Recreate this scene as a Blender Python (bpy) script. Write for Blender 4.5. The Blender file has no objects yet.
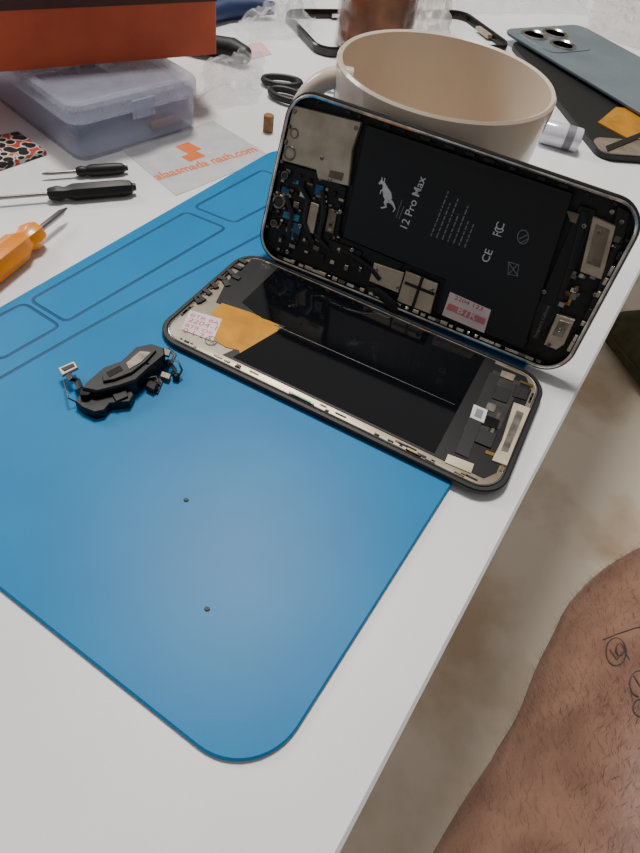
import bpy, bmesh, math, random
from math import sin, cos, pi, radians, atan2, hypot
from mathutils import Vector, Matrix, noise
from mathutils.bvhtree import BVHTree
random.seed(7)
COL = bpy.context.scene.collection
# ---------------------------------------------------------------- camera (all lengths in cm, converted to metres at the end)
FPX, PITCH, ROLL, H = 620.0, 0.863, 0.190, 19.113
_R0, _U0, FW = Vector((1,0,0)), Vector((0,sin(PITCH),cos(PITCH))), Vector((0,cos(PITCH),-sin(PITCH)))
RT = cos(ROLL)*_R0 + sin(ROLL)*_U0
UP = -sin(ROLL)*_R0 + cos(ROLL)*_U0
EYE = Vector((0,0,H))
def ray(u, v): return FW + RT*((u-320)/FPX) - UP*((v-426.5)/FPX)
def P(u, v, z=0.0):
    d = ray(u, v); return EYE + d*((z-H)/d.z)
# ---------------------------------------------------------------- materials
def S(c):
    return tuple(((x/255)/12.92 if x/255 <= .04045 else ((x/255+.055)/1.055)**2.4) for x in c) + (1,)
def mat(name, col, rough=.5, metal=0, col2=None, nscale=1.0, bump=0, bscale=3.0, trans=0, alpha=1, coat=0, spec=.5, detail=4, sss=0, ior=1.45, lo=.35, hi=.65):
    m = bpy.data.materials.new(name); m.use_nodes = True
    nt = m.node_tree; b = nt.nodes['Principled BSDF']
    b.inputs['Base Color'].default_value = S(col); b.inputs['Roughness'].default_value = rough
    b.inputs['Metallic'].default_value = metal; b.inputs['Transmission Weight'].default_value = trans
    b.inputs['Alpha'].default_value = alpha; b.inputs['Coat Weight'].default_value = coat
    b.inputs['Specular IOR Level'].default_value = spec; b.inputs['IOR'].default_value = ior
    if sss:
        b.inputs['Subsurface Weight'].default_value = sss; b.inputs['Subsurface Radius'].default_value = (.01,.004,.002); b.inputs['Subsurface Scale'].default_value = .5
    tc = nt.nodes.new('ShaderNodeTexCoord'); mp = nt.nodes.new('ShaderNodeMapping'); mp.inputs['Scale'].default_value = (100,100,100)
    nt.links.new(tc.outputs['Object'], mp.inputs['Vector'])
    n = nt.nodes.new('ShaderNodeTexNoise'); n.inputs['Scale'].default_value = nscale; n.inputs['Detail'].default_value = detail
    nt.links.new(mp.outputs[0], n.inputs['Vector'])
    r = nt.nodes.new('ShaderNodeValToRGB'); r.color_ramp.elements[0].position = lo; r.color_ramp.elements[1].position = hi
    if col2 is None: col2 = tuple(max(0, x*.94) for x in col)
    r.color_ramp.elements[0].color = S(col2); r.color_ramp.elements[1].color = S(col)
    nt.links.new(n.outputs['Fac'], r.inputs[0]); nt.links.new(r.outputs[0], b.inputs['Base Color'])
    if bump:
        n2 = nt.nodes.new('ShaderNodeTexNoise'); n2.inputs['Scale'].default_value = bscale; n2.inputs['Detail'].default_value = 5
        nt.links.new(mp.outputs[0], n2.inputs['Vector'])
        bp = nt.nodes.new('ShaderNodeBump'); bp.inputs['Strength'].default_value = bump; bp.inputs['Distance'].default_value = .001
        nt.links.new(n2.outputs['Fac'], bp.inputs['Height']); nt.links.new(bp.outputs[0], b.inputs['Normal'])
    return m
M = dict(
 table=mat('white_laminate',(232,232,233),.34,col2=(226,226,227),nscale=.15,bump=.02,bscale=6),
 legm=mat('white_paint_metal',(215,215,218),.4),
 blue=mat('blue_silicone',(0,118,172),.4,col2=(0,112,166),nscale=.25,bump=.03,bscale=24,spec=.24),
 blued=mat('blue_silicone_groove',(0,72,112),.5,spec=.25),
 floor=mat('beige_marble',(236,224,206),.14,col2=(200,176,148),nscale=.06,detail=10,lo=.32,hi=.52),
 wall=mat('cream_wall_paint',(205,196,184),.8),
 graphite=mat('graphite_metal',(66,64,64),.25,1),
 black=mat('black_plastic',(12,12,14),.45),
 blackg=mat('glossy_black_film',(10,11,15),.07,coat=.5),
 blackf=mat('satin_black_battery_wrap',(15,16,20),.42,bump=.05,bscale=2),
 flexk=mat('black_flex',(14,14,17),.35),
 dark=mat('dark_grey_interior',(34,31,30),.5,col2=(14,13,14),nscale=2.5),
 silver=mat('bright_steel',(225,220,212),.22,1,col2=(165,158,150),nscale=1.5),
 dull=mat('dull_steel',(150,144,136),.35,1,col2=(104,98,92),nscale=2),
 beige=mat('nickel_shield',(194,180,160),.45,.5,col2=(168,154,134),nscale=.9),
 beige2=mat('warm_foil',(144,132,116),.5,.6,col2=(110,98,84),nscale=.8),
 rimm=mat('screen_frame_metal',(172,160,144),.4,.6,col2=(152,140,124),nscale=.6),
 copper=mat('copper_foil',(150,108,80),.35,.9,col2=(116,80,58),nscale=2),
 gold=mat('gold_contact',(170,136,80),.3,1),
 kapton=mat('amber_polyimide_film',(206,142,26),.3,.2,col2=(174,116,18),nscale=.8,coat=.3),
 white=mat('white_print',(205,205,207),.5),
 greyp=mat('grey_print',(120,122,128),.5),
 stick=mat('pale_pink_sticker',(222,202,202),.45),
 red=mat('red_print',(186,66,76),.5),
 redf=mat('red_sticker_band',(206,120,126),.45),
 cyan=mat('light_blue_connector',(60,140,180),.4),
 navy=mat('blue_tinted_foil',(50,92,130),.35,.5),
 green=mat('green_contact_pad',(60,140,100),.4),
 cream=mat('cream_glazed_ceramic',(216,199,180),.18,col2=(208,190,170),nscale=.2,coat=.5),
 orangebox=mat('orange_red_card',(190,80,42),.5,col2=(176,70,34),nscale=.5,bump=.05),
 brownin=mat('dark_brown_card',(70,36,26),.6),
 clear=mat('cloudy_translucent_plastic',(192,198,222),.22,trans=.4,alpha=.4,ior=1.3),
 lidm=mat('cloudy_lid_plastic',(200,204,226),.22,trans=.3,alpha=.5,ior=1.3),
 bag=mat('clear_crumpled_film',(236,236,240),.12,trans=.3,alpha=.34,ior=1.2),
 bagw=mat('cloudy_crumpled_film',(224,218,214),.2,trans=.2,alpha=.6,ior=1.2),
 orangeh=mat('orange_handle_plastic',(238,140,12),.35,coat=.3),
 steel=mat('tool_steel',(150,148,146),.3,1),
 rubber=mat('black_rubber_grip',(16,16,19),.5),
 blueh=mat('dark_blue_rubber_grip',(28,50,92),.5),
 glassbr=mat('brown_jar_content',(140,80,48),.2,col2=(88,48,30),nscale=.45,coat=.3),
 glass=mat('jar_glass',(220,180,146),.03,trans=.9,alpha=.3,ior=1.3,coat=.5),
 lid=mat('cream_jar_lid',(205,190,170),.4),
 card=mat('white_card',(206,208,212),.4,alpha=.92),
 orangep=mat('orange_print',(224,118,52),.5),
 greyback=mat('blue_grey_frosted_glass',(104,116,122),.25,col2=(94,106,112),nscale=.3),
 lens=mat('lens_glass',(10,12,18),.06,coat=1),
 foil=mat('white_shiny_packet',(226,226,236),.15,.2,bump=.15,bscale=2),
 pink=mat('pink_paper',(216,176,172),.7),
 cork=mat('tan_wood',(150,112,76),.7,col2=(118,84,54),nscale=3),
 skin=mat('skin',(152,115,98),.5,col2=(114,82,70),nscale=.35,bump=.4,bscale=4,sss=.04,detail=9,lo=.3,hi=.7),
 hair=mat('dark_body_hair',(62,46,38),.6),
 ink=mat('tattoo_ink',(70,58,58),.6),
 brownc=mat('dark_olive_fabric',(76,74,46),.75,col2=(58,56,34),nscale=.4,bump=.2),
 crumb=mat('brown_crumb',(80,84,90),.8),
)
def packet_mat():
    m = mat('black_white_red_pattern',(230,228,224),.4); nt = m.node_tree; b = nt.nodes['Principled BSDF']
    w = nt.nodes.new('ShaderNodeTexVoronoi'); w.inputs['Scale'].default_value = 1.7
    mp = [n for n in nt.nodes if n.type=='MAPPING'][0]; nt.links.new(mp.outputs[0], w.inputs['Vector'])
    r = nt.nodes.new('ShaderNodeValToRGB'); r.color_ramp.interpolation = 'CONSTANT'
    e = r.color_ramp.elements; e[0].color = S((28,26,28)); e[1].position = .62; e[1].color = S((180,66,48))
    x = e.new(.5); x.color = S((195,192,186)); nt.links.new(w.outputs['Distance'], r.inputs[0]); nt.links.new(r.outputs[0], b.inputs['Base Color'])
    return m
M['packet'] = packet_mat()
# ---------------------------------------------------------------- mesh helpers
def rrect(x0, y0, x1, y1, r, n=8):
    r = max(r, 1e-3); out = []
    for cx, cy, a0 in ((x1-r,y0+r,-pi/2),(x1-r,y1-r,0),(x0+r,y1-r,pi/2),(x0+r,y0+r,pi)):
        for i in range(n+1):
            a = a0 + pi/2*i/n; out.append((cx+r*cos(a), cy+r*sin(a)))
    return out
def area(p): return sum(p[i][0]*p[(i+1)%len(p)][1]-p[(i+1)%len(p)][0]*p[i][1] for i in range(len(p)))/2
class MB:
    def __init__(s): s.bm = bmesh.new()
    def loop(s, pts): return [s.bm.verts.new(p) for p in pts]
    def skin(s, a, b, closed=True):
        n = len(a)
        for i in range(n if closed else n-1): s.bm.faces.new((a[i], a[(i+1)%n], b[(i+1)%n], b[i]))
    def prism(s, poly, z0, z1, bev=0):
        if area(poly) < 0: poly = poly[::-1]
        a = s.loop([(x,y,z0) for x,y in poly])
        if bev:
            cx = sum(p[0] for p in poly)/len(poly); cy = sum(p[1] for p in poly)/len(poly)
            b = s.loop([(x,y,z1-bev) for x,y in poly])
            c = s.loop([(x-(x-cx)/max(hypot(x-cx,y-cy),1e-6)*bev, y-(y-cy)/max(hypot(x-cx,y-cy),1e-6)*bev, z1) for x,y in poly])
            s.skin(a,b); s.skin(b,c); s.bm.faces.new(c)
        else:
            b = s.loop([(x,y,z1) for x,y in poly]); s.skin(a,b); s.bm.faces.new(b)
        s.bm.faces.new(a[::-1]); return s
    def rprof(s, x0, y0, x1, y1, r, prof, cap0=True, cap1=True, n=8):
        L = [s.loop([(x,y,z) for x,y in rrect(x0+i,y0+i,x1-i,y1-i,max(r-i,.05),n)]) for i, z in prof]
        for a, b in zip(L, L[1:]): s.skin(a, b)
        if cap0: s.bm.faces.new(L[0][::-1])
        if cap1: s.bm.faces.new(L[-1])
        return s
    def box(s, c, d, rz=0, bev=0):
        x, y, z = d[0]/2, d[1]/2, d[2]/2; q = []
        for px, py in ((-x,-y),(x,-y),(x,y),(-x,y)): q.append((c[0]+px*cos(rz)-py*sin(rz), c[1]+px*sin(rz)+py*cos(rz)))
        return s.prism(q, c[2]-z, c[2]+z, bev)
    def lathe(s, prof, c=(0,0,0), axis='z', n=40, flute=0, nf=8):
        L = []
        for k, r in prof:
            pts = []
            for i in range(n):
                a = 2*pi*i/n; rr = max(r,1e-4)*(1+flute*cos(nf*a))
                if axis == 'z': pts.append((c[0]+rr*cos(a), c[1]+rr*sin(a), c[2]+k))
                else: pts.append((c[0]+k, c[1]+rr*cos(a), c[2]+rr*sin(a)))
            L.append(s.loop(pts))
        for a, b in zip(L, L[1:]): s.skin(a, b)
        s.bm.faces.new(L[0][::-1]); s.bm.faces.new(L[-1]); return s
    def tube(s, path, r, n=10, closed=False, flat=1.0, up=None):
        path = [Vector(p) for p in path]; N = len(path); L = []
        nrm = None
        for i, p in enumerate(path):
            if closed: t = path[(i+1)%N]-path[i-1]
            else: t = path[min(i+1,N-1)]-path[max(i-1,0)]
            t.normalize()
            ref = Vector(up) if up else (nrm if nrm else (Vector((0,0,1)) if abs(t.z) < .9 else Vector((1,0,0))))
            x = (ref - t*ref.dot(t)).normalized(); nrm = x; y = t.cross(x)
            rr = r[i] if isinstance(r, (list,tuple)) else r
            L.append(s.loop([p + x*rr*flat*cos(2*pi*k/n) + y*rr*sin(2*pi*k/n) for k in range(n)]))
        for a, b in zip(L, L[1:]): s.skin(a, b)
        if closed: s.skin(L[-1], L[0])
        else: s.bm.faces.new(L[0][::-1]); s.bm.faces.new(L[-1])
        return s
    def build(s, name, m, parent=None, smooth=True):
        bmesh.ops.recalc_face_normals(s.bm, faces=s.bm.faces)
        me = bpy.data.meshes.new(name); s.bm.to_mesh(me); s.bm.free()
        me.materials.append(M[m] if isinstance(m, str) else m)
        if smooth:
            me.polygons.foreach_set('use_smooth', [True]*len(me.polygons))
            try: me.set_sharp_from_angle(angle=radians(35))
            except Exception: pass
        o = bpy.data.objects.new(name, me); COL.objects.link(o)
        if parent: o.parent = parent
        return o
def tag(o, label=None, cat=None, group=None, kind=None):
    for k, v in (('label',label),('category',cat),('group',group),('kind',kind)):
        if v: o[k] = v
    return o
class Fr:
    """a flat local frame in the place: origin O, axes X Y Z"""
    def __init__(s, O, X, Y):
        s.O = Vector(O); s.X = Vector(X).normalized(); s.Y = Vector(Y).normalized(); s.Z = s.X.cross(s.Y)
    def loc(s, u, v, k=0.0):
        d = ray(u, v); t = ((s.O + s.Z*k - EYE).dot(s.Z))/d.dot(s.Z); p = EYE + d*t - s.O
        return (p.dot(s.X), p.dot(s.Y))
    def poly(s, pts, k=0.0): return [s.loc(u, v, k) for u, v in pts]
    def place(s, o):
        m = Matrix((s.X, s.Y, s.Z)).transposed().to_4x4(); m.translation = s.O; o.matrix_world = m; return o
    def empty(s, name, label, cat, group=None):
        o = bpy.data.objects.new(name, None); COL.objects.link(o); o.empty_display_size = .01
        s.place(o); return tag(o, label, cat, group)
def flat(O, ang): return Fr(O, (cos(ang), sin(ang), 0), (-sin(ang), cos(ang), 0))
def along(p, q):
    d = q-p; return flat(p, atan2(d.y, d.x))
def text(body, p0, p1, z, m, parent, name='printed_text', hs=1.0, bold=0.0):
    c = bpy.data.curves.new('t', 'FONT'); c.body = body; c.extrude = 0; c.resolution_u = 3; c.offset = bold
    t = bpy.data.objects.new('t', c); COL.objects.link(t); dg = bpy.context.evaluated_depsgraph_get()
    me = bpy.data.meshes.new_from_object(t.evaluated_get(dg)); bpy.data.objects.remove(t); bpy.data.curves.remove(c)
    xs = [v.co.x for v in me.vertices]; w = max(xs)-min(xs); x0 = min(xs)
    L = hypot(p1[0]-p0[0], p1[1]-p0[1]); sc = L/w; a = atan2(p1[1]-p0[1], p1[0]-p0[0])
    for v in me.vertices:
        x, y = (v.co.x-x0)*sc, v.co.y*sc*hs
        v.co = (p0[0]+x*cos(a)-y*sin(a), p0[1]+x*sin(a)+y*cos(a), z)
    me.name = name; me.materials.clear(); me.materials.append(M[m]); o = bpy.data.objects.new(name, me); COL.objects.link(o); o.parent = parent
    return o
def clampp(q, x1, y1, e=.24): return (min(max(q[0],e),x1-e), min(max(q[1],e),y1-e))
# ================================================================ SETTING
MT = 1.141; A = Vector((cos(MT), sin(MT), 0)); B = Vector((-sin(MT), cos(MT), 0))
FZ = -64.0
o = MB().box((0,100,FZ-1),(500,500,2)).build('floor','floor'); tag(o, kind='structure')
o = MB().box((0,340,56),(500,6,240)).build('wall_back','wall'); tag(o, kind='structure')
# table
tf = Fr(A*(-45) + B*(-1.403), A, B)
t = tf.empty('work_table','white laminate table with straight near edge under the blue mat','table')
MB().rprof(0,0,190,80,.4,[(.15,-2.0),(0,-1.85),(0,-.12),(.12,0)]).build('tabletop','table',t)
for x in (6,184):
    for y in (40,74): MB().rprof(x-2.5,y-2.5,x+2.5,y+2.5,.4,[(0,FZ),(0,-2.0)]).build('leg','legm',t)
# ================================================================ BLUE MAT
mf = Fr(A*2.982 + B*1.171, A, B); ML, MW, MH = 30.2, 20.31, .2
t = mf.empty('repair_mat','large blue silicone repair mat lying on the white table','mat')
MB().rprof(0,0,ML,MW,2.0,[(.04,0),(0,.04),(0,.15),(.05,MH)],n=12).build('mat_sheet','blue',t)
def ridge(pts, r=.6, name='tray_outline'):
    q = mf.poly(pts, MH); cl = []
    N = len(q)
    for i in range(N):
        p0, p1, p2 = Vector(q[i-1]), Vector(q[i]), Vector(q[(i+1)%N])
        a = (p0-p1).normalized(); b = (p2-p1).normalized()
        s0 = p1+a*r; s2 = p1+b*r
        for k in range(5):
            f = k/4; cl.append(s0*(1-f)**2 + p1*2*f*(1-f) + s2*f*f)
    MB().tube([(p.x,p.y,MH-.02) for p in cl], .1, 8, True, flat=.35, up=(0,0,1)).build(name,'blued',t)
ridge([(30,300),(186,212),(226,228),(66,322)], .35)
ridge([(194,207),(262,170),(305,186),(234,223)], .35)
ridge([(-40,336),(24,303),(60,326),(0,360)], .35)
q = [mf.loc(u,v,MH) for u,v in ((-30,398),(0,378),(72,337),(170,283),(262,234))]
MB().tube([(x,y,MH-.02) for x,y in q], .1, 8, flat=.35, up=(0,0,1)).build('tray_outline','blued',t)
# ================================================================ PHONE SCREEN (inner side up)
L, W = 16.08, 7.81
st = -.343; sf = flat((-7.99,19.36,.46), st)
t = sf.empty('phone_screen','detached phone screen lying inner side up on the blue mat, amber film at one end','phone screen')
MB().rprof(0,0,L,W,1.3,[(.1,-.26),(0,-.18),(0,-.05),(.05,0),(.2,0),(.22,-.06)],cap1=True).build('screen_glass','black',t)
MB().rprof(.26,.26,L-.26,W-.26,1.05,[(0,-.06),(0,-.03),(.03,-.015)]).build('metal_frame','rimm',t)
def sp(name, pts, z0, z1, m, bev=0, parent=None): return MB().prism([clampp(q,L,W,.28) for q in sf.poly(pts, z1)], z0, z1, bev).build(name, m, parent or t)
def sl(name, pts, z0, z1, m, bev=0, parent=None): return MB().prism(pts, z0, z1, bev).build(name, m, parent or t)
lf = sf.poly([(283,327),(250,316),(216,302),(226,282)],.01)
sl('black_sheet',[(3.3,.68),(13.6,.68),(13.6,W-.34),(lf[3][0],W-.34),lf[3],lf[2],lf[1],lf[0]],-.02,.01,'flexk')
lg = sf.poly([(286,326),(262,318),(242,302)],.03)
sl('glossy_sheet',[(3.75,.8),(13.1,.8),(13.1,W-.42),(lg[2][0],W-.42),lg[2],lg[1],lg[0]],.01,.03,'blackg')
MB().tube([(4.1,3.6,.03),(12.9,3.75,.03)],.02,6,flat=.4,up=(0,0,1)).build('sheet_seam','flexk',t)
sp('amber_film',[(222,303),(250,312),(279,325),(277,333),(264,342),(260,344),(258,352),(250,360),(241,357),(239,350),(226,347),(214,340),(216,334),(208,329),(214,322),(212,312)],-.01,.02,'kapton')
stk = sp('sticker',[(190,310),(222,319),(213,341),(181,329)],-.01,.022,'stick')
for k in range(4):
    a = (190-2.6*k, 316+5*k); b = (218-2.6*k, 325+5*k)
    text(('BTR 8A','2204-1','BTR OK','0 1 2 3')[k], sf.loc(a[0],a[1],.03), sf.loc(b[0],b[1],.03), .026, 'red', stk, hs=.75)
c = sf.loc(211,341,0)
rg = MB().tube([(c[0]+.26*cos(i*pi/12), c[1]+.26*sin(i*pi/12), .022) for i in range(24)], .018, 6, True).build('stamped_ring','greyp',t)
text('RB', (c[0]-.15,c[1]-.08),(c[0]+.15,c[1]-.08),.024,'greyp',rg)
sl('driver_board',[(13.5,.75),(15.2,.75),(15.55,1.3),(15.55,6.6),(15.1,7.3),(13.5,7.3)],-.02,.012,'flexk')
sl('driver_board',[(13.7,2.6),(14.6,2.6),(14.6,3.4),(15.0,3.5),(15.0,6.8),(13.7,6.8)],.012,.03,'dark')
sp('metal_bracket',[(514,402),(531,408),(516,448),(508,466),(492,460),(502,440)],.02,.08,'beige',.02)
sp('metal_bracket',[(517,410),(524,413),(508,452),(501,450)],.08,.1,'dull',.01)
sp('metal_bracket',[(448,454),(474,464),(471,473),(445,462)],-.01,.03,'beige')
ch = sp('chip',[(474,404),(488,410),(484,423),(470,417)],.02,.09,'white',.02)
sp('chip_label',[(477,408),(484,411),(481,419),(474,416)],.09,.095,'greyp',0,ch)
sp('chip',[(497,385),(512,390),(507,403),(492,398)],.02,.08,'black',.02)
sp('chip',[(480,428),(497,434),(491,448),(474,441)],.02,.08,'black',.02)
sp('chip',[(516,384),(530,389),(526,400),(512,396)],.02,.06,'black',.02)
sp('chip',[(502,370),(516,375),(513,381),(500,376)],.02,.08,'beige2',.01)
sp('chip',[(484,414),(500,420),(497,429),(481,424)],.02,.06,'graphite',.01)
sp('chip',[(488,402),(497,405),(494,412),(485,409)],.02,.06,'dull',.01)
sp('gold_trace',[(486,450),(500,455),(499,458),(485,453)],.02,.04,'gold')
sp('gold_trace',[(520,380),(534,385),(533,387),(519,382)],.02,.04,'gold')
sp('silver_trace',[(498,412),(501,413),(488,446),(485,445)],.02,.04,'dull')
sp('flex_tail',[(490,372),(500,376),(468,458),(455,452)],.01,.05,'black',.01)
cn = sp('connector',[(289,391),(314,403),(312,408),(287,396)],-.03,.1,'silver',.02)
sp('contact_pad',[(292,393),(311,402),(310,405),(291,396)],.1,.115,'green',0,cn)
sp('clip',[(406,448),(420,455),(418,462),(404,455)],-.03,.12,'gold',.02)
for i,(u,v) in enumerate([(206,292),(214,286),(222,279),(231,273),(238,268),(201,299),(226,284),(236,278),(196,300),(243,262)]):
    x,y = clampp(sf.loc(u,v,0),L,W,.4); MB().box((x,y,.03),(.45,.25,.1),random.uniform(-.6,.6),.02).build('sensor_block','black' if i%3 else 'dark',t)
rs = random.Random(9)
for i in range(54):                                      # speckled clips and solder along the border
    f = rs.random(); sd_ = rs.random()
    x, y = (1.2+f*13.6, rs.uniform(.38,.56)) if sd_ < .5 else ((L-.42, 1.2+f*5.4) if sd_ < .75 else ((1.2+f*13.6, W-.36) if sd_ < .88 else (.4,1.2+f*5.4)))
    w_ = (rs.uniform(.08,.5),rs.uniform(.05,.1)) if sd_<.5 or .75<=sd_<.88 else (.09,rs.uniform(.12,.6))
    MB().box((x,y,0),(w_[0],w_[1],.05),0,.01).build('solder_clip',rs.choice(['dull','beige','gold','dark','black','dark','copper']),t)
MB().tube([(x,y,-.005) for x,y in rrect(.3,.3,L-.3,W-.3,1.0,8)], .03, 6, True).build('adhesive_rim','silver',t)
# ================================================================ PHONE HOUSING leaning on the mug
bt, ba = -.314, 1.232
hx = Vector((cos(bt),sin(bt),0)); hy = Vector((-sin(bt)*cos(ba),cos(bt)*cos(ba),sin(ba)))
hf = Fr(Vector((-4.93,26.375,.45)) + Vector((.305,.952,0))*.06, hx, hy)
t = hf.empty('phone_housing','open dark phone housing with black battery, propped up against the cream mug','phone housing')
MB().rprof(0,0,L,W,1.3,[(.12,-.74),(0,-.62),(0,-.1),(.06,0),(.17,0),(.2,-.05),(.2,-.5)],n=10).build('outer_frame','graphite',t)
MB().rprof(.21,.21,L-.21,W-.21,1.08,[(0,-.5),(0,-.46)]).build('inner_plate','dark',t)
MB().tube([(x,y,-.02) for x,y in rrect(.16,.16,L-.16,W-.16,1.15,10)], .07, 6, True).build('polished_rim','silver',t)
def hp(name, pts, z0, z1, m, bev=0, parent=None): return MB().prism([clampp(q,L,W,.26) for q in hf.poly(pts, z1)], z0, z1, bev).build(name, m, parent or t)
ZB = -.12
bat = hp('battery',[(366,124),(574,193),(524,350),(438,314),(446,281),(342,237)],-.46,ZB,'blackf',.06)
hp('battery_edge_tape',[(372,130),(568,196),(566,202),(370,136)],ZB,ZB+.006,'black',0,bat)
def bt_text(body, p0, p1, m='white', hs=1.0): return text(body, hf.loc(*p0,ZB), hf.loc(*p1,ZB), ZB+.008, m, bat, hs=hs, bold=.006)
bt_text('12 Pro Max',(407,229),(426,178),hs=1.0)
bt_text('CE',(488,263),(493,251),hs=1.0); bt_text('FC',(501,237),(504,229),hs=1.7)
bt_text('C',(502,231),(505,224),hs=1.0)
def strokes(paths, r, z, m, name):
    mb = MB()
    for p in paths: mb.tube([(x,y,z) for x,y in hf.poly(p, z)], r, 5, flat=.3, up=(0,0,1))
    return mb.build(name, m, bat)
rnd = random.Random(3); pths = []
for ln in range(7):                                   # rows of unreadable fine print
    ox = 431+ln*5.6; oy = 236+ln*1.9; full = [1,.75,.9,.6,.85,.55,.5][ln]; f = 0
    while f < full:
        g = f + rnd.uniform(.04,.12); pths.append([(ox+18*f, oy-46*f),(ox+18*min(g,full), oy-46*min(g,full))]); f = g+.03
strokes(pths, .03, ZB+.006, 'greyp', 'fine_print')
strokes([[(508,262),(518,276)],[(518,264),(508,275)],[(509,262),(519,265),(517,276),(508,274),(509,262)]], .018, ZB+.006,'greyp','bin_symbol')
strokes([[(523+5.5*cos(a), 237+7*sin(a)) for a in [k*pi/8 for k in range(17)]],[(519,239),(527,235)],[(520,243),(528,239)]], .018, ZB+.006,'greyp','round_symbol')
strokes([[(396,218),(402,200)],[(399,219),(404,206)]], .015, ZB+.006,'greyp','fine_print')
mb = MB()                                             # upright hopping animal drawn in strokes
for pth, rr in (([(379,184),(381,182),(384,184),(385,188),(387,194),(389,200)],[.04,.08,.07,.12,.2,.16]),
                ([(382,182),(382,177)],[.035,.015]),([(384,183),(385,178)],[.035,.015]),
                ([(384,189),(381,191),(380,194)],[.04,.03,.02]),
                ([(388,200),(385,203),(386,207),(381,208)],[.14,.07,.045,.035]),
                ([(389,200),(393,204),(395,209),(393,212)],[.1,.055,.035,.02])):
    mb.tube([(x,y,ZB+.006) for x,y in hf.poly(pth,ZB)], rr, 8, flat=.12, up=(0,0,1))
mb.build('hopping_animal_emblem','white',bat)
# battery sticker
s1 = hp('sticker',[(450,292),(491,310),(484,333),(442,315)],ZB,ZB+.012,'stick')
hp('sticker_band',[(449,303),(486,319),(484,325),(446,309)],ZB+.012,ZB+.016,'redf',0,s1)
text('BTR', hf.loc(457,312,ZB), hf.loc(475,320,ZB), ZB+.02,'stick',s1, hs=.85, bold=.02)
text('2204 123', hf.loc(454,299,ZB), hf.loc(482,311,ZB), ZB+.016,'red',s1, hs=.7)
# shields and boards
cs = hp('camera_shield',[(287,103),(361,122),(352,150),(348,186),(318,179),(316,170),(281,160),(280,130)],-.4,-.1,'beige',.04)
hp('logic_board',[(281,162),(316,172),(346,188),(338,236),(404,264),(372,296),(266,246),(268,205)],-.46,-.3,'black')
hp('steel_shield',[(374,263),(404,273),(398,293),(369,281)],-.3,-.12,'beige',.03)
sh2 = hp('steel_shield',[(406,271),(438,284),(430,314),(397,301)],-.3,-.14,'beige',.03)
hp('steel_shield',[(311,202),(319,205),(313,234),(305,231)],-.3,-.16,'beige',.02)
hp('steel_shield',[(329,208),(337,211),(333,234),(325,231)],-.3,-.18,'beige2',.02)
hp('steel_shield',[(330,240),(362,252),(358,262),(327,249)],-.3,-.18,'dark',.02)
hp('blue_foil',[(292,222),(302,225),(298,240),(288,236)],-.3,-.2,'navy',.02)
hp('blue_foil',[(282,186),(290,188),(288,198),(280,196)],-.3,-.2,'navy',.02)
hp('blue_foil',[(316,184),(324,186),(322,196),(314,194)],-.3,-.17,'navy',.02)
hp('shield_seam',[(405,281),(435,293),(434,296),(404,284)],-.14,-.13,'dark',0,sh2)
hp('shield_seam',[(421,277),(424,278),(414,308),(411,307)],-.14,-.13,'dark',0,sh2)
hp('shield_tape',[(330,170),(344,173),(342,181),(328,177)],-.1,-.09,'beige2',0,cs)
hp('camera_bracket',[(276,112),(286,116),(283,160),(278,215),(268,212),(268,170)],-.44,-.2,'black',.03)
for u,v,q_ in ((285,130,.24),(281,150,.34),(277,172,.2),(275,200,.36),(271,222,.2)):
    x,y = clampp(hf.loc(u,v,-.15),L,W,.62); cm = MB().lathe([(-.4,q_),(-.12,q_),(-.07,q_*.88),(-.07,q_*.66),(-.14,q_*.6)],(x,y,0)).build('camera_module','dull',t)
    MB().lathe([(-.16,q_*.62),(-.11,q_*.5),(-.105,.01)],(x,y,0),n=24).build('lens','lens',cm)
hp('blue_connector',[(284,211),(300,216),(298,222),(282,217)],-.3,-.2,'cyan',.02)
hp('blue_connector',[(293,179),(299,181),(298,185),(292,183)],-.3,-.2,'cyan',.02)
rr_ = random.Random(11)
boardpts = [(288,172),(300,176),(310,184),(322,188),(334,194),(292,192),(303,195),(318,196),(288,203),(296,205),(341,200),(276,226),(287,230),(296,236),(306,243),(280,240),(292,246),(316,248),(318,240),(340,245),(352,258),(346,268),(332,262),(360,270),(376,292),(386,296),(321,256),(306,252)]
boardpts += [(rr_.uniform(276,340), rr_.uniform(176,252)) for _ in range(66)]
for i,(u,v) in enumerate(boardpts):
    x,y = clampp(hf.loc(u,v,-.2),L,W,.4); big = i < 28
    MB().box((x,y,-.25+.02*(not big)),(rr_.uniform(.12,.36 if big else .18),rr_.uniform(.1,.3 if big else .14),.12),0,.02).build('board_component',rr_.choice(['dull','beige','black','dark','beige','flexk','copper','black','silver','dull']),t)
# flex cables
def hz(u,v,z): q = hf.loc(u,v,z); return (q[0],q[1],z)
MB().tube([hz(368,292,-.2),hz(378,292,.05),hz(390,302,.2),hz(396,314,.15),hz(392,322,-.05)], .22, 8, flat=.12, up=(0,0,1)).build('flex_cable','black',t)
for pth in ([(300,186,-.12),(308,200,-.08),(304,222,-.1),(312,244,-.12)],[(322,190,-.14),(324,214,-.1),(318,238,-.12),(330,252,-.14)],[(286,196,-.14),(292,214,-.1),(288,236,-.12)],[(340,250,-.14),(356,258,-.08),(372,270,-.06),(380,280,-.1)]):
    MB().tube([hz(*q) for q in pth], .11, 8, flat=.15, up=(0,0,1)).build('flex_cable','flexk',t)
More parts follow.
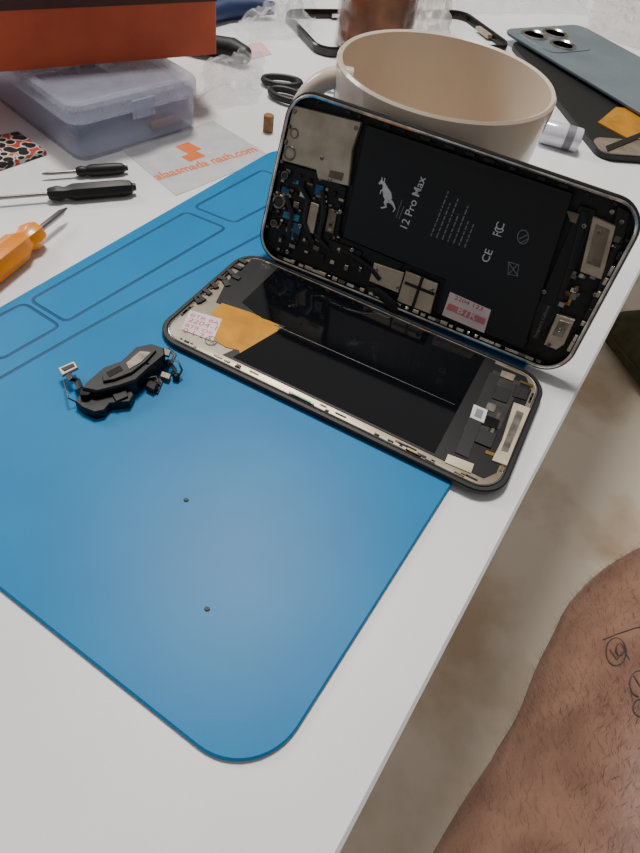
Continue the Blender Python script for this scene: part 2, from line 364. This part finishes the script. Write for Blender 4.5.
# right end: haptic motor, loudspeaker, port
hm = hp('haptic_motor',[(593,216),(616,226),(602,280),(580,272)],-.46,-.12,'beige',.04)
hp('motor_plate',[(596,224),(610,230),(600,268),(586,263)],-.12,-.1,'beige2',.01,hm)
hp('loudspeaker',[(580,205),(596,210),(560,312),(545,330),(528,345),(540,300)],-.46,-.22,'black',.03)
pa = hp('port_assembly',[(557,314),(575,320),(564,345),(556,350),(544,345)],-.46,-.14,'beige',.04)
hp('port_cover',[(560,320),(570,323),(562,338),(552,335)],-.14,-.1,'dull',.02,pa)
hp('antenna_bracket',[(618,206),(630,212),(622,245),(610,240)],-.4,-.18,'dark',.03)
hp('antenna_bracket',[(604,286),(610,289),(596,322),(590,318)],-.4,-.18,'copper',.03)
hp('flex_strip',[(576,286),(579,287),(569,306),(566,305)],-.22,-.16,'gold')
lbst = hp('label_strip',[(538,300),(552,306),(538,340),(530,336)],-.2,-.19,'dark')
text('Designed in California', hf.loc(536,338,-.18), hf.loc(550,306,-.18), -.185,'greyp',lbst)
hp('coil_block',[(566,210),(580,214),(576,224),(570,222)],-.4,-.14,'beige2',.03)
for pth in ([(586,212,-.12),(578,240,-.08),(570,270,-.1),(560,300,-.12)],[(616,248,-.1),(608,268,-.08),(600,292,-.12),(586,320,-.14)]):
    MB().tube([hz(*q) for q in pth], .12, 8, flat=.15, up=(0,0,1)).build('flex_cable','black',t)
for k in range(26):
    u = rr_.uniform(560,625); v = 215+(rr_.random())*30+(620-u)*1.2
    x,y = clampp(hf.loc(u,v,-.2),L,W,.4); MB().box((x,y,-.2),(rr_.uniform(.1,.3),rr_.uniform(.1,.3),.14),0,.02).build('contact_block',rr_.choice(['dull','dark','black','beige2','silver','copper']),t)
for u,v in ((544,292),(322,158),(291,110),(356,128),(600,232),(591,262),(560,330),(300,226),(432,290),(376,270),(398,288),(549,345),(622,222),(598,296),(287,252),(330,180),(612,212),(584,226),(576,290),(340,212),(352,250)):
    x,y = clampp(hf.loc(u,v,-.1),L,W,.42); MB().lathe([(-.16,.1),(-.09,.1),(-.07,.075),(-.09,.03)],(x,y,0),n=16).build('screw','dull',t)
# spring clips along the rim
def rim_clips(p0, p1, n, m):
    for i in range(n):
        f = (i+.5)/n; f += rr_.uniform(-.3,.3)/n
        x = p0[0]+(p1[0]-p0[0])*f; y = p0[1]+(p1[1]-p0[1])*f; a = atan2(p1[1]-p0[1],p1[0]-p0[0])
        MB().box((x,y,-.1),(rr_.uniform(.1,.5),.14,rr_.uniform(.1,.2)),a,.02).build('rim_clip',rr_.choice(m),t)
rim_clips((1.2,.34),(15,.34),36,['silver','silver','dull','graphite','beige'])
rim_clips((1.2,W-.33),(15,W-.33),14,['graphite','dark','black'])
rim_clips((L-.33,1.2),(L-.33,6.6),9,['silver','beige','dark'])
rim_clips((.33,1.2),(.33,6.6),7,['dull','beige2','black'])
# ================================================================ MUG
mx, my, mr, mz = 2.80, 33.15, 5.4, 8.1
t = bpy.data.objects.new('mug', None); COL.objects.link(t); t.location = (mx,my,0)
tag(t,'wide cream ceramic mug standing behind the propped phone housing','mug')
MB().lathe([(0,3.6),(.15,3.9),(1.2,4.5),(3,4.95),(5.5,5.25),(7.6,mr),(7.98,mr-.02),(mz,mr-.12),(8.03,mr-.28),(7.5,5.05),(5.5,4.9),(3,4.6),(1.2,4.1),(.6,3.3),(.5,.01)],n=72).build('cup_body','cream',t)
ha = radians(190); hd = Vector((cos(ha),sin(ha),0)); hpth = []
for k in range(21):
    a = -pi/2*1.1 + pi*1.1*k/20
    hpth.append(hd*(4.9+2.15*max(cos(a),-.2)) + Vector((0,0,4.6+2.65*sin(a))))
MB().tube(hpth,[.5]*21,14).build('handle','cream',t)
# ================================================================ SPEAKER / FLEX PART on the mat
ef = along(P(84,398,MH), P(168,362,MH))
t = ef.empty('earpiece_module','small black phone earpiece part with flex tails, lying on the blue mat','phone part')
def ep(name, pts, z0, z1, m, bev=.04, parent=None): return MB().prism(ef.poly(pts, z1), z0, z1, bev).build(name, m, parent or t, smooth=False)
sb = ep('speaker_body',[(86,382),(103,367),(121,360),(137,346),(152,343),(164,347),(165,354),(150,367),(136,380),(118,386),(96,391),(82,388)],.05,.82,'black',.07)
cv = ep('raised_cover',[(102,375),(110,368),(124,361),(139,348),(156,350),(146,361),(132,372),(114,379),(103,381)],.82,.95,'dark',.03)
ep('metal_plate',[(126,363),(140,351),(151,352),(141,362),(129,369)],.95,.98,'dull',.01,cv)
ep('metal_plate',[(106,372),(120,365),(123,370),(109,377)],.95,.97,'graphite',.01,cv)
ep('lower_housing',[(78,396),(90,391),(112,392),(128,386),(134,394),(130,401),(110,403),(104,410),(94,412),(82,407),(75,401)],0,.42,'black',.04)
ep('bracket',[(80,389),(90,383),(96,388),(88,395),(80,395)],.3,.7,'graphite',.02)
ep('bracket',[(112,394),(126,390),(128,396),(116,401)],.42,.52,'dark',.02)
def ez(u,v,z): q = ef.loc(u,v,z); return (q[0],q[1],z)
MB().tube([ez(88,392,.3),ez(80,388,.5),ez(77,380,.35),ez(71,379,.5),ez(67,373,.5)],.13,8,flat=.15,up=(0,0,1)).build('flex_tail','black',t)
MB().tube([ez(76,402,.2),ez(68,398,.45),ez(66,388,.5),ez(64,380,.4)],.035,6,flat=.4,up=(0,0,1)).build('flex_tail','flexk',t)
cn = ep('connector',[(58,368),(74,361),(78,367),(62,375)],.42,.56,'beige',.03)
ep('connector_socket',[(61,368),(73,363),(75,366),(64,371)],.56,.59,'dark',.01,cn)
MB().tube([ez(160,352,.4),ez(168,349,.6),ez(175,355,.55),ez(171,364,.4),ez(176,372,.25)],.08,8,flat=.2,up=(0,0,1)).build('flex_tail','black',t)
MB().tube([ez(162,366,.2),ez(168,360,.55),ez(178,361,.6),ez(182,370,.4),ez(177,380,.15)],.045,8,flat=.3,up=(0,0,1)).build('flex_tail','flexk',t)
MB().tube([ez(140,386,.15),ez(146,378,.4),ez(156,376,.35),ez(160,384,.2)],.045,8,flat=.3,up=(0,0,1)).build('flex_tail','black',t)
for (u,v,r,m_) in ((154,387,.18,'black'),(176,376,.14,'graphite'),(168,362,.1,'dull'),(147,380,.1,'graphite')):
    x,y = ef.loc(u,v,.2); MB().lathe([(0,r),(.26,r),(.3,r*.8),(.27,r*.5)],(x,y,0),n=12).build('sensor_barrel',m_,t)
ep('flex_bridge',[(136,372),(150,374),(163,381),(158,393),(148,391),(144,383),(134,380)],.04,.1,'flexk',.01)
ep('chip',[(148,379),(157,383),(154,390),(146,386)],.1,.3,'graphite',.02)
ep('contact_pads',[(162,371),(171,374),(169,379),(160,376)],.1,.24,'beige2',.02)
ep('bracket',[(160,347),(171,350),(169,356),(158,353)],.6,.7,'dull',.02)
re_ = random.Random(4)
for k in range(12):
    u = re_.uniform(100,150); v = 386-(u-100)*.55+re_.uniform(-3,8); x,y = ef.loc(u,v,.7)
    MB().box((x,y,.6),(re_.uniform(.08,.2),re_.uniform(.06,.14),.44),re_.uniform(-.4,.4),.02).build('contact_tab',re_.choice(['dull','graphite','black']),t)
# ================================================================ CRUMBS
for i,(u,v,lb) in enumerate(((186,500,'tiny dark crumb near the middle of the blue mat'),(207,609,'tiny dark crumb on the blue mat nearest the rounded corner'))):
    p = P(u,v,MH); o = MB().prism([(.1,0),(.05,.07),(-.06,.07),(-.09,-.02),(-.03,-.08),(.06,-.06)],0,.05,.02).build('crumb','crumb'); o.location = p; tag(o,lb,'crumb')
# ================================================================ CASE + ORANGE BOX
N_, R_, L_ = P(80,166), P(200,130), P(3,108)
ang = atan2((R_-N_).y,(R_-N_).x); cf = flat(N_, ang); cw, cd, ch = 8.7, 12.0, 3.2
t = cf.empty('plastic_case','cloudy translucent plastic case with rounded corners under the orange box','storage case')
MB().rprof(0,0,cw,cd,.9,[(.25,0),(.1,.12),(0,2.3),(.1,2.3),(.15,.3)],n=8).build('case_body','clear',t)
MB().rprof(-.12,-.12,cw+.12,cd+.12,1.0,[(.05,2.2),(0,2.3),(0,2.95),(.15,3.15),(.6,3.2),(.8,3.05)],n=8).build('case_lid','lidm',t)
MB().rprof(cw*.42,-.3,cw*.6,-.1,.1,[(0,1.9),(0,2.9)]).build('latch','lidm',t)
def incase(x,y,z,rz,o,lb,cat):
    o.location = cf.O + cf.X*x + cf.Y*y + Vector((0,0,z)); o.rotation_euler.z = rz; tag(o,lb,cat)
incase(5.4,.75,.65,.95,MB().lathe([(0,.2),(.1,.28),(2.2,.28),(2.3,.2)],axis='x',n=16).build('wooden_peg','cork'),'short wooden peg seen through the wall of the translucent case','peg')
incase(1.2,2.4,.75,1.4,MB().lathe([(0,.3),(.2,.42),(3.4,.38),(3.6,.12),(6.4,.1)],axis='x',n=16).build('hand_tool','blueh'),'dark blue handled tool blurred inside the translucent case','tool')
incase(4.5,3.0,.7,.5,MB().box((1.2,1,0),(2.4,1.8,.7),0,.1).build('parts_block','rubber'),'dark block blurred inside the translucent case','electronic part')
o1, o2 = P(0,72,3.25), P(217,54,3.25); of = along(o1, o2); ow = (o2-o1).length
t = of.empty('tool_box','open orange-red box filled with tools on top of the translucent case','box')
MB().rprof(-6,0,ow,11,.15,[(0,0),(0,3.4),(.25,3.4),(.25,.3)]).build('box_body','orangebox',t)
MB().rprof(-5.7,.3,ow-.3,10.7,.12,[(0,.3),(0,.34)]).build('box_lining','brownin',t)
MB().rprof(-6.05,-.05,ow+.05,11.05,.15,[(0,2.95),(0,3.45),(.3,3.45),(.3,2.95)],cap0=False,cap1=False).build('box_rim','brownin',t)
for (x0,x1,y,m_,r) in ((1,8,2,'blueh',.6),(3,11,3.8,'rubber',.5),(0,6,6,'bagw',.9),(6.5,12,7,'steel',.3)):
    lb = {'blueh':'blue-handled tool lying inside the orange box','rubber':'black-handled tool lying inside the orange box','bagw':'white tube lying inside the orange box','steel':'bare steel rod lying inside the orange box'}[m_]
    o = MB().lathe([(0,r*.5),(.3,r),((x1-x0)*.55,r*.9),((x1-x0)*.6,r*.35),(x1-x0,r*.3)],axis='x',n=20).build('hand_tool',m_)
    o.location = of.O + of.X*x0 + of.Y*y + Vector((0,0,2.7)); o.rotation_euler.z = atan2(of.X.y,of.X.x)+random.uniform(-.15,.15); tag(o,lb,'tool','tools in the orange box')
# ================================================================ SCREWDRIVERS
def driver(tip, end, r, frac, hm, label, flute=0):
    p0, p1 = P(*tip,r), P(*end,r); f = along(p0, p1); Ln = (p1-p0).length; t = f.empty('screwdriver',label,'screwdriver'); hs = Ln*(1-frac)
    MB().lathe([(0,.05),(.25,.09),(.5,.16 if r>.45 else .1),(hs+.3,.16 if r>.45 else .1)],axis='x',n=14).build('shaft','steel',t)
    MB().lathe([(hs,r*.55),(hs+.12,r*.75),(hs+Ln*frac*.12,r*.9),(hs+Ln*frac*.2,r*.7),(hs+Ln*frac*.3,r),(Ln-.5,r),(Ln-.12,r*.85),(Ln,r*.5)],axis='x',n=32,flute=flute).build('handle',hm,t)
    MB().lathe([(Ln-.02,r*.5),(Ln+.15,r*.45)],axis='x',n=20).build('end_cap','rubber' if hm!='rubber' else 'black',t)
    return t
driver((42,174),(125,168),.32,.6,'rubber','thin black precision screwdriver nearest the translucent case')
driver((-25,200),(133,187),.42,.56,'rubber','black screwdriver lying between the thin one and the orange one',.05)
driver((67,208),(-40,292),.68,.70,'orangeh','orange-handled screwdriver with steel tip at the left edge',.06)
# ================================================================ CARD
kf = along(P(176,196), P(272,157)); t = kf.empty('business_card','pale business card with orange logo and print, under the mat edge','card')
cd0 = MB().prism(kf.poly([(176,196),(272,157),(213,121),(122,150)]),0,.03).build('card_sheet','card',t)
MB().prism(kf.poly([(175,147),(188,142),(202,149),(196,151),(206,156),(190,162),(181,157),(188,154)],.03),.03,.036).build('logo_block','orangep',cd0)
text('alaasmada nash.com', kf.loc(158,180,.03), kf.loc(258,151,.03), .036,'orangep',cd0, hs=1.15, bold=.025)
# ================================================================ PATTERNED PACKET
f = flat(P(20,150),.5); t = f.place(MB().prism(f.poly([(-40,142),(18,131),(46,150),(-20,172)],.3),0,.3,.05).build('packet','packet')); tag(t,'small black, white and red patterned packet beside the translucent case','packet')
# ================================================================ PLIERS, SCISSORS, SMALL BITS
pv = P(168,34,.7); f = flat(pv,0); t = f.empty('pliers','black and blue handled pliers behind the orange box','pliers')
def lp(u,v,z): q = P(u,v,z)-pv; return (q.x,q.y,z-.7)
MB().tube([lp(168,34,.7),lp(195,18,.8),lp(225,9,.8),(lp(250,7,.8)),lp(274,8,.8)],[.4,.6,.8,.75,.5],12).build('handle','blueh',t)
MB().tube([lp(168,34,.7),lp(190,42,.8),lp(215,46,.8),(lp(232,50,.8)),lp(247,56,.8)],[.4,.6,.75,.85,.6],12).build('handle','rubber',t)
MB().lathe([(-.4,.7),(.3,.7),(.4,.5)],n=24).build('pivot','steel',t)
MB().prism([(.4,-.3),(-2.8,-1.9),(-3,-1.5),(-.3,.6)],-.25,.25).build('jaws','steel',t)
pv = P(318,92,.2); f = flat(pv,0); t = f.empty('scissors','small black handled scissors beside the mug handle','scissors')
for (u,v,a) in ((282,82,.2),(288,96,-.3)):
    q = P(u,v,.3)-pv; MB().tube([(q.x+1.35*cos(k*pi/12)*cos(a)-.75*sin(k*pi/12)*sin(a), q.y+1.35*cos(k*pi/12)*sin(a)+.75*sin(k*pi/12),.15) for k in range(24)],.24,10,True).build('finger_ring','rubber',t)
    MB().prism([(q.x+1.2,q.y-.15),(q.x+1.2,q.y+.15),(3.5,.1),(3.6,0)],0,.12).build('blade','steel',t)
o = MB().lathe([(0,.3),(.05,.34),(1.0,.34),(1.05,.3)],n=24).build('wooden_plug','cork'); o.location = P(268,131); tag(o,'small tan wooden plug just left of the propped phone housing','plug')
f = flat(P(256,54),.3); o = f.place(MB().prism(f.poly([(240,46),(262,42),(272,54),(248,60)],.03),0,.03).build('paper_slip','pink')); tag(o,'pink paper slip lying near the black plier handle','paper')
# ================================================================ CRUMPLED FILM
def crumple(quad, h, name, m, label, seed, n=44, fold=.9):
    c = [P(*q) for q in quad]; o0 = (c[0]+c[1]+c[2]+c[3])/4; mb = MB(); g = []
    for i in range(n+1):
        row = []
        for j in range(n+1):
            a, b = i/n, j/n; p = (c[0]*(1-a)+c[1]*a)*(1-b) + (c[3]*(1-a)+c[2]*a)*b - o0
            e = min(1, 5*min(a,1-a,b,1-b)); q = Vector((p.x*fold, p.y*fold, seed*7.3))
            z = (1-abs(noise.noise(q*.6))*2)*.5 + abs(noise.noise(q*1.3))*.7 + abs(noise.noise(q*.35))*1.2
            off = noise.noise_vector(q*.8)*.5
            row.append(mb.bm.verts.new((p.x+off.x, p.y+off.y, .03+max(0,h*z*(.15+.85*e)))))
        g.append(row)
    for i in range(n):
        for j in range(n): mb.bm.faces.new((g[i][j],g[i+1][j],g[i+1][j+1],g[i][j+1]))
    o = mb.build(name, m, None); o.location = o0; tag(o, label, 'plastic bag'); return o
crumple([(200,112),(262,104),(262,52),(205,62)],1.2,'plastic_bag','bag','clear crumpled plastic bag beside the translucent case',1)
crumple([(235,44),(312,36),(318,-14),(240,-6)],1.9,'plastic_bag','bag','clear crumpled plastic bag behind the pliers at the far edge',2)
crumple([(410,38),(452,40),(448,-16),(404,-16)],1.5,'plastic_bag','bagw','cloudy crumpled bag standing behind the mug beside the jar',3)
crumple([(585,30),(665,60),(680,-14),(600,-18)],1.1,'plastic_bag','bagw','cloudy crumpled bag beyond the blue-grey phone',4)
crumple([(455,14),(585,14),(590,-18),(455,-18)],1.4,'plastic_bag','bag','clear crumpled bag between the empty phone frame and the blue-grey phone',5)
# ================================================================ JAR
jp = P(372,48); t = bpy.data.objects.new('jar',None); COL.objects.link(t); t.location = jp; tag(t,'glass jar of brown contents behind the mug','jar')
MB().lathe([(0,3.0),(.2,3.3),(6.6,3.35),(7.4,2.9),(8.4,2.8),(8.4,2.65),(7.3,2.7),(6.5,3.2),(.3,3.15),(.2,.01)],n=48).build('jar_glass','glass',t)
MB().lathe([(.3,3.0),(.4,3.1),(6.1,3.1),(6.2,3.0)],n=40).build('jar_contents','glassbr',t)
MB().lathe([(7.9,2.9),(7.95,3.0),(9.2,3.0),(9.3,2.85)],n=40).build('jar_lid','lid',t)
# ================================================================ EMPTY PHONE CHASSIS
e0, e1 = P(318,58), P(512,54); f = along(e0, e1); el = (e1-e0).length
t = f.empty('phone_chassis','empty black phone frame lying behind the mug','phone chassis')
MB().rprof(0,0,el,9.0,1.5,[(.1,0),(0,.1),(0,.6),(.1,.7),(.3,.7),(.35,.6),(.35,0)],cap0=False,cap1=False,n=8).build('frame_rail','graphite',t)
MB().box((el*.3,8.5,.35),(2.2,.5,.3)).build('frame_bracket','silver',t)
MB().box((el-.6,4.2,.35),(.5,2.2,.3)).build('frame_bracket','beige',t)
# ================================================================ PANELS AT RIGHT
def edge_panel(a, b, z): p, q = P(*a,z), P(*b,z); return along(q, p), (p-q).length
f, ln = edge_panel((508,46),(599,161),0)
t = f.empty('display_module','black display module with silver rim and amber patch under the blue-grey phone','display module')
MB().rprof(0,-9.2,ln,0,1.2,[(.05,0),(0,.1),(0,.45),(.06,.5)]).build('panel_body','black',t)
MB().rprof(.1,-9.1,2.6,-.1,1.0,[(0,.5),(.03,.54)]).build('silver_end','beige2',t)
MB().prism(f.poly([(598,122),(616,107),(650,110),(650,140),(628,138)],.6),.5,.6).build('amber_patch','kapton',t)
MB().prism(f.poly([(606,146),(652,128),(652,133),(608,151)],.6),.54,.62).build('cable_strip','black',t)
f, ln = edge_panel((504,22),(660,114),1.5)
t = f.empty('smartphone','blue-grey phone with three camera openings lying on the black display module','phone')
MB().rprof(0,-10.2,ln,0,1.2,[(.08,.62),(0,.72),(0,.85),(.06,.9)]).build('back_glass','greyback',t)
cx, cy = ln-3.2, -3.5
MB().rprof(cx-2.9,cy-2.9,cx+2.6,cy+2.8,1.2,[(0,.8),(.08,.96)]).build('camera_plateau','greyback',t)
for dx, dy in ((1.15,1.3),(1.15,-1.4),(-1.4,0)):
    cr_ = MB().lathe([(.85,1.25),(1.06,1.25),(1.1,1.1),(1.0,.96)],(cx+dx,cy+dy,0),n=28).build('camera_ring','silver',t)
    MB().lathe([(.9,.94),(1.0,.92),(1.0,.01)],(cx+dx,cy+dy,0),n=24).build('camera_opening','lens',cr_)
for k in t.children: k.location.z = -.1
t.location.z = .15
# shiny roll
p0, p1 = P(541,130,.8), P(581,141,.8); f = along(p0,p1); ln = (p1-p0).length
t = f.empty('foil_roll','small shiny white roll between the mug and the black display module','roll')
MB().lathe([(0,.5),(.08,.75),(.2,.8),(ln-.2,.8),(ln-.08,.75),(ln,.5)],axis='x',n=32).build('roll_body','foil',t)
MB().lathe([(ln*.6,.805),(ln*.8,.805)],axis='x',n=32).build('grey_band','greyp',t)
# ================================================================ CUSHION on the floor beyond the edge
sc = P(689,336,-56); t = bpy.data.objects.new('floor_cushion',None); COL.objects.link(t); t.location = (sc.x,sc.y,FZ); t.rotation_euler.z = .4; tag(t,'dark olive cushion on the floor beyond the table edge','cushion')
MB().rprof(-13,-11,13,11,5,[(2.5,0),(.6,1.5),(0,4),(.6,6.6),(2.5,8.2),(6,9)],n=8).build('cushion_body','brownc',t)
MB().tube([(x,y,4) for x,y in rrect(-13.05,-11.05,13.05,11.05,5,8)],.25,6,True).build('piping','brownc',t)
# ================================================================ PERSON'S LEG
def Q(u,v,z): return tuple(P(u,v,z))
k0 = Vector(Q(658,955,-14)); k1 = Vector(Q(690,812,-13.5)); back = (k0-k1).normalized()
ctrl = [(tuple(k0+back*30+Vector((0,0,-3))),12,11),(tuple(k0+back*13),10.8,10.4),(tuple(k0),9.6,9.3),(tuple(k1),8.6,8.4),(Q(704,726,-13),8.2,7.9),(Q(712,676,-14.5),8.1,7.8)]
kn = Vector(ctrl[-1][0])
for off,ra,rb in (((4.4,3.0,-5.5),7.1,6.9),((8.6,4.2,-13),6.3,6.4),((13,5.2,-21),6.1,6.3),((18,6.2,-30),5.0,5.2),((22,7.2,-38.5),3.8,4.1),((24,8,-44),3.5,4.0),((26.5,10,-46.4),3.9,3.2),((31,14.5,-47.4),4.4,2.2),((35,19,-48.1),4.2,1.4),((36.8,21,-48.5),3,1)):
    ctrl.append((tuple(kn+Vector(off)),ra,rb))
def cr(a,b,c,d,t): return .5*((2*b)+(-a+c)*t+(2*a-5*b+4*c-d)*t*t+(-a+3*b-3*c+d)*t**3)
secs = []
for i in range(len(ctrl)-1):
    q = [ctrl[max(0,i-1)],ctrl[i],ctrl[i+1],ctrl[min(len(ctrl)-1,i+2)]]
    for k in range(8):
        tt = k/8; pos = cr(*[Vector(x[0]) for x in q],tt); secs.append((pos, cr(*[x[1] for x in q],tt), cr(*[x[2] for x in q],tt)))
secs.append((Vector(ctrl[-1][0]),ctrl[-1][1],ctrl[-1][2]))
side = Vector((.80,-.46,.36)).normalized(); NS = 48; vs = []; fs = []
for i,(p,ra,rb) in enumerate(secs):
    tg = (secs[min(i+1,len(secs)-1)][0]-secs[max(i-1,0)][0]).normalized(); sd = (side - tg*side.dot(tg)).normalized(); up = sd.cross(tg)
    for k in range(NS):
        a = 2*pi*k/NS; v = p + sd*ra*cos(a) + up*rb*sin(a)
        n = noise.noise(v*.13)*.9 + noise.noise(v*.35)*.15; vs.append(v + (v-p).normalized()*n)
for i in range(len(secs)-1):
    for k in range(NS): fs.append((i*NS+k, i*NS+(k+1)%NS, (i+1)*NS+(k+1)%NS, (i+1)*NS+k))
fs.append(tuple(range(NS))[::-1]); fs.append(tuple((len(secs)-1)*NS+k for k in range(NS)))
me = bpy.data.meshes.new('person'); me.from_pydata(vs,[],fs); bm = bmesh.new(); bm.from_mesh(me); bmesh.ops.recalc_face_normals(bm,faces=bm.faces); bm.to_mesh(me); bm.free()
me.materials.append(M['skin']); me.polygons.foreach_set('use_smooth',[True]*len(me.polygons))
per = bpy.data.objects.new('person',me); COL.objects.link(per); tag(per,'bare hairy leg with dark line tattoo, of a person seated beside the table','person')
bvh = BVHTree.FromPolygons(vs, fs)
# hair
mb = MB(); hr = random.Random(5); cnt = 0
while cnt < 26000:
    i = hr.randint(12, 60); k = hr.random()*2*pi; p, ra, rb = secs[i]; tg = (secs[i+1][0]-p).normalized(); sd = (side-tg*side.dot(tg)).normalized(); up = sd.cross(tg)
    out = (sd*cos(k)+up*sin(k)); hit, nn, _, _ = bvh.ray_cast(p+tg*hr.uniform(-1,1)+out*20, -out)
    if hit is None: continue
    cnt += 1
    if nn.dot(out) < 0: nn = -nn
    dr = (tg*.8 + sd*hr.uniform(-.9,.9) + nn*hr.uniform(.1,.35)).normalized(); ln = hr.uniform(.25,.7); w = nn.cross(dr).normalized()*.005
    q0 = hit; q1 = hit+dr*ln*.5+nn*.03; q2 = hit+dr*ln - nn*.08*ln
    a = mb.loop([q0-w,q0+w]); b = mb.loop([q1-w*.8,q1+w*.8]); c = mb.bm.verts.new(q2)
    mb.bm.faces.new((a[0],a[1],b[1],b[0])); mb.bm.faces.new((b[0],b[1],c))
hairo = mb.build('leg_hair','hair',per,smooth=False); hairo['kind'] = 'stuff'
# tattoo drawn on the skin
def circ(cx,cy,rx,ry,a0=0,a1=360,n=16): return [(cx+rx*cos(radians(a0+(a1-a0)*k/n)), cy+ry*sin(radians(a0+(a1-a0)*k/n))) for k in range(n+1)]
tat = [circ(616,652,10,14,40,400),[(603,640),(618,634),(636,628),(650,626)],[(610,650),(617,660),(624,650),(632,664)],circ(620,650,4,6),
       circ(639,684,9,13,90,330),[(634,676),(641,688),(648,684)],circ(641,708,8,9,60,300)]
mb = MB()
for pth in tat:
    pp = []
    for (a,b) in zip(pth,pth[1:]):
        for k in range(5):
            u = a[0]+(b[0]-a[0])*k/5; v = a[1]+(b[1]-a[1])*k/5; hit, nn, _, _ = bvh.ray_cast(EYE, ray(u,v).normalized())
            if hit is not None: pp.append(hit)
    if len(pp) > 2: mb.tube(pp,.04,6)
mb.build('tattoo','ink',per)
# ================================================================ TO METRES
bpy.context.view_layer.update()
for me in bpy.data.meshes: me.transform(Matrix.Scale(.01,4))
for o in bpy.data.objects: o.location = o.location*.01
# ================================================================ CAMERA, LIGHT
cd_ = bpy.data.cameras.new('camera'); cam = bpy.data.objects.new('camera',cd_); COL.objects.link(cam)
cd_.sensor_fit = 'VERTICAL'; cd_.sensor_height = 24; cd_.lens = FPX/853*24; cd_.clip_start = .01
m = Matrix((RT,UP,-FW)).transposed().to_4x4(); m.translation = EYE*.01; cam.matrix_world = m; bpy.context.scene.camera = cam
def lamp(name, loc, tgt, size, power, col):
    l = bpy.data.lights.new(name,'AREA'); l.shape = 'DISK'; l.size = size; l.energy = power; l.color = col
    o = bpy.data.objects.new(name,l); COL.objects.link(o); o.location = loc; o.rotation_euler = (Vector(tgt)-Vector(loc)).to_track_quat('-Z','Y').to_euler(); return o
lamp('ceiling_lamp',(-.2,1.08,2.05),(0,.25,0),.55,54,(1,.95,.88))
lamp('cool_fill_light',(-1.5,1.1,1.1),(-.1,.35,0),.8,19,(.86,.93,1))  # added cool fill to brighten the far left of the table; no window modelled
w = bpy.data.worlds.new('world'); bpy.context.scene.world = w; w.use_nodes = True
w.node_tree.nodes['Background'].inputs[0].default_value = (1,.97,.95,1); w.node_tree.nodes['Background'].inputs[1].default_value = .24
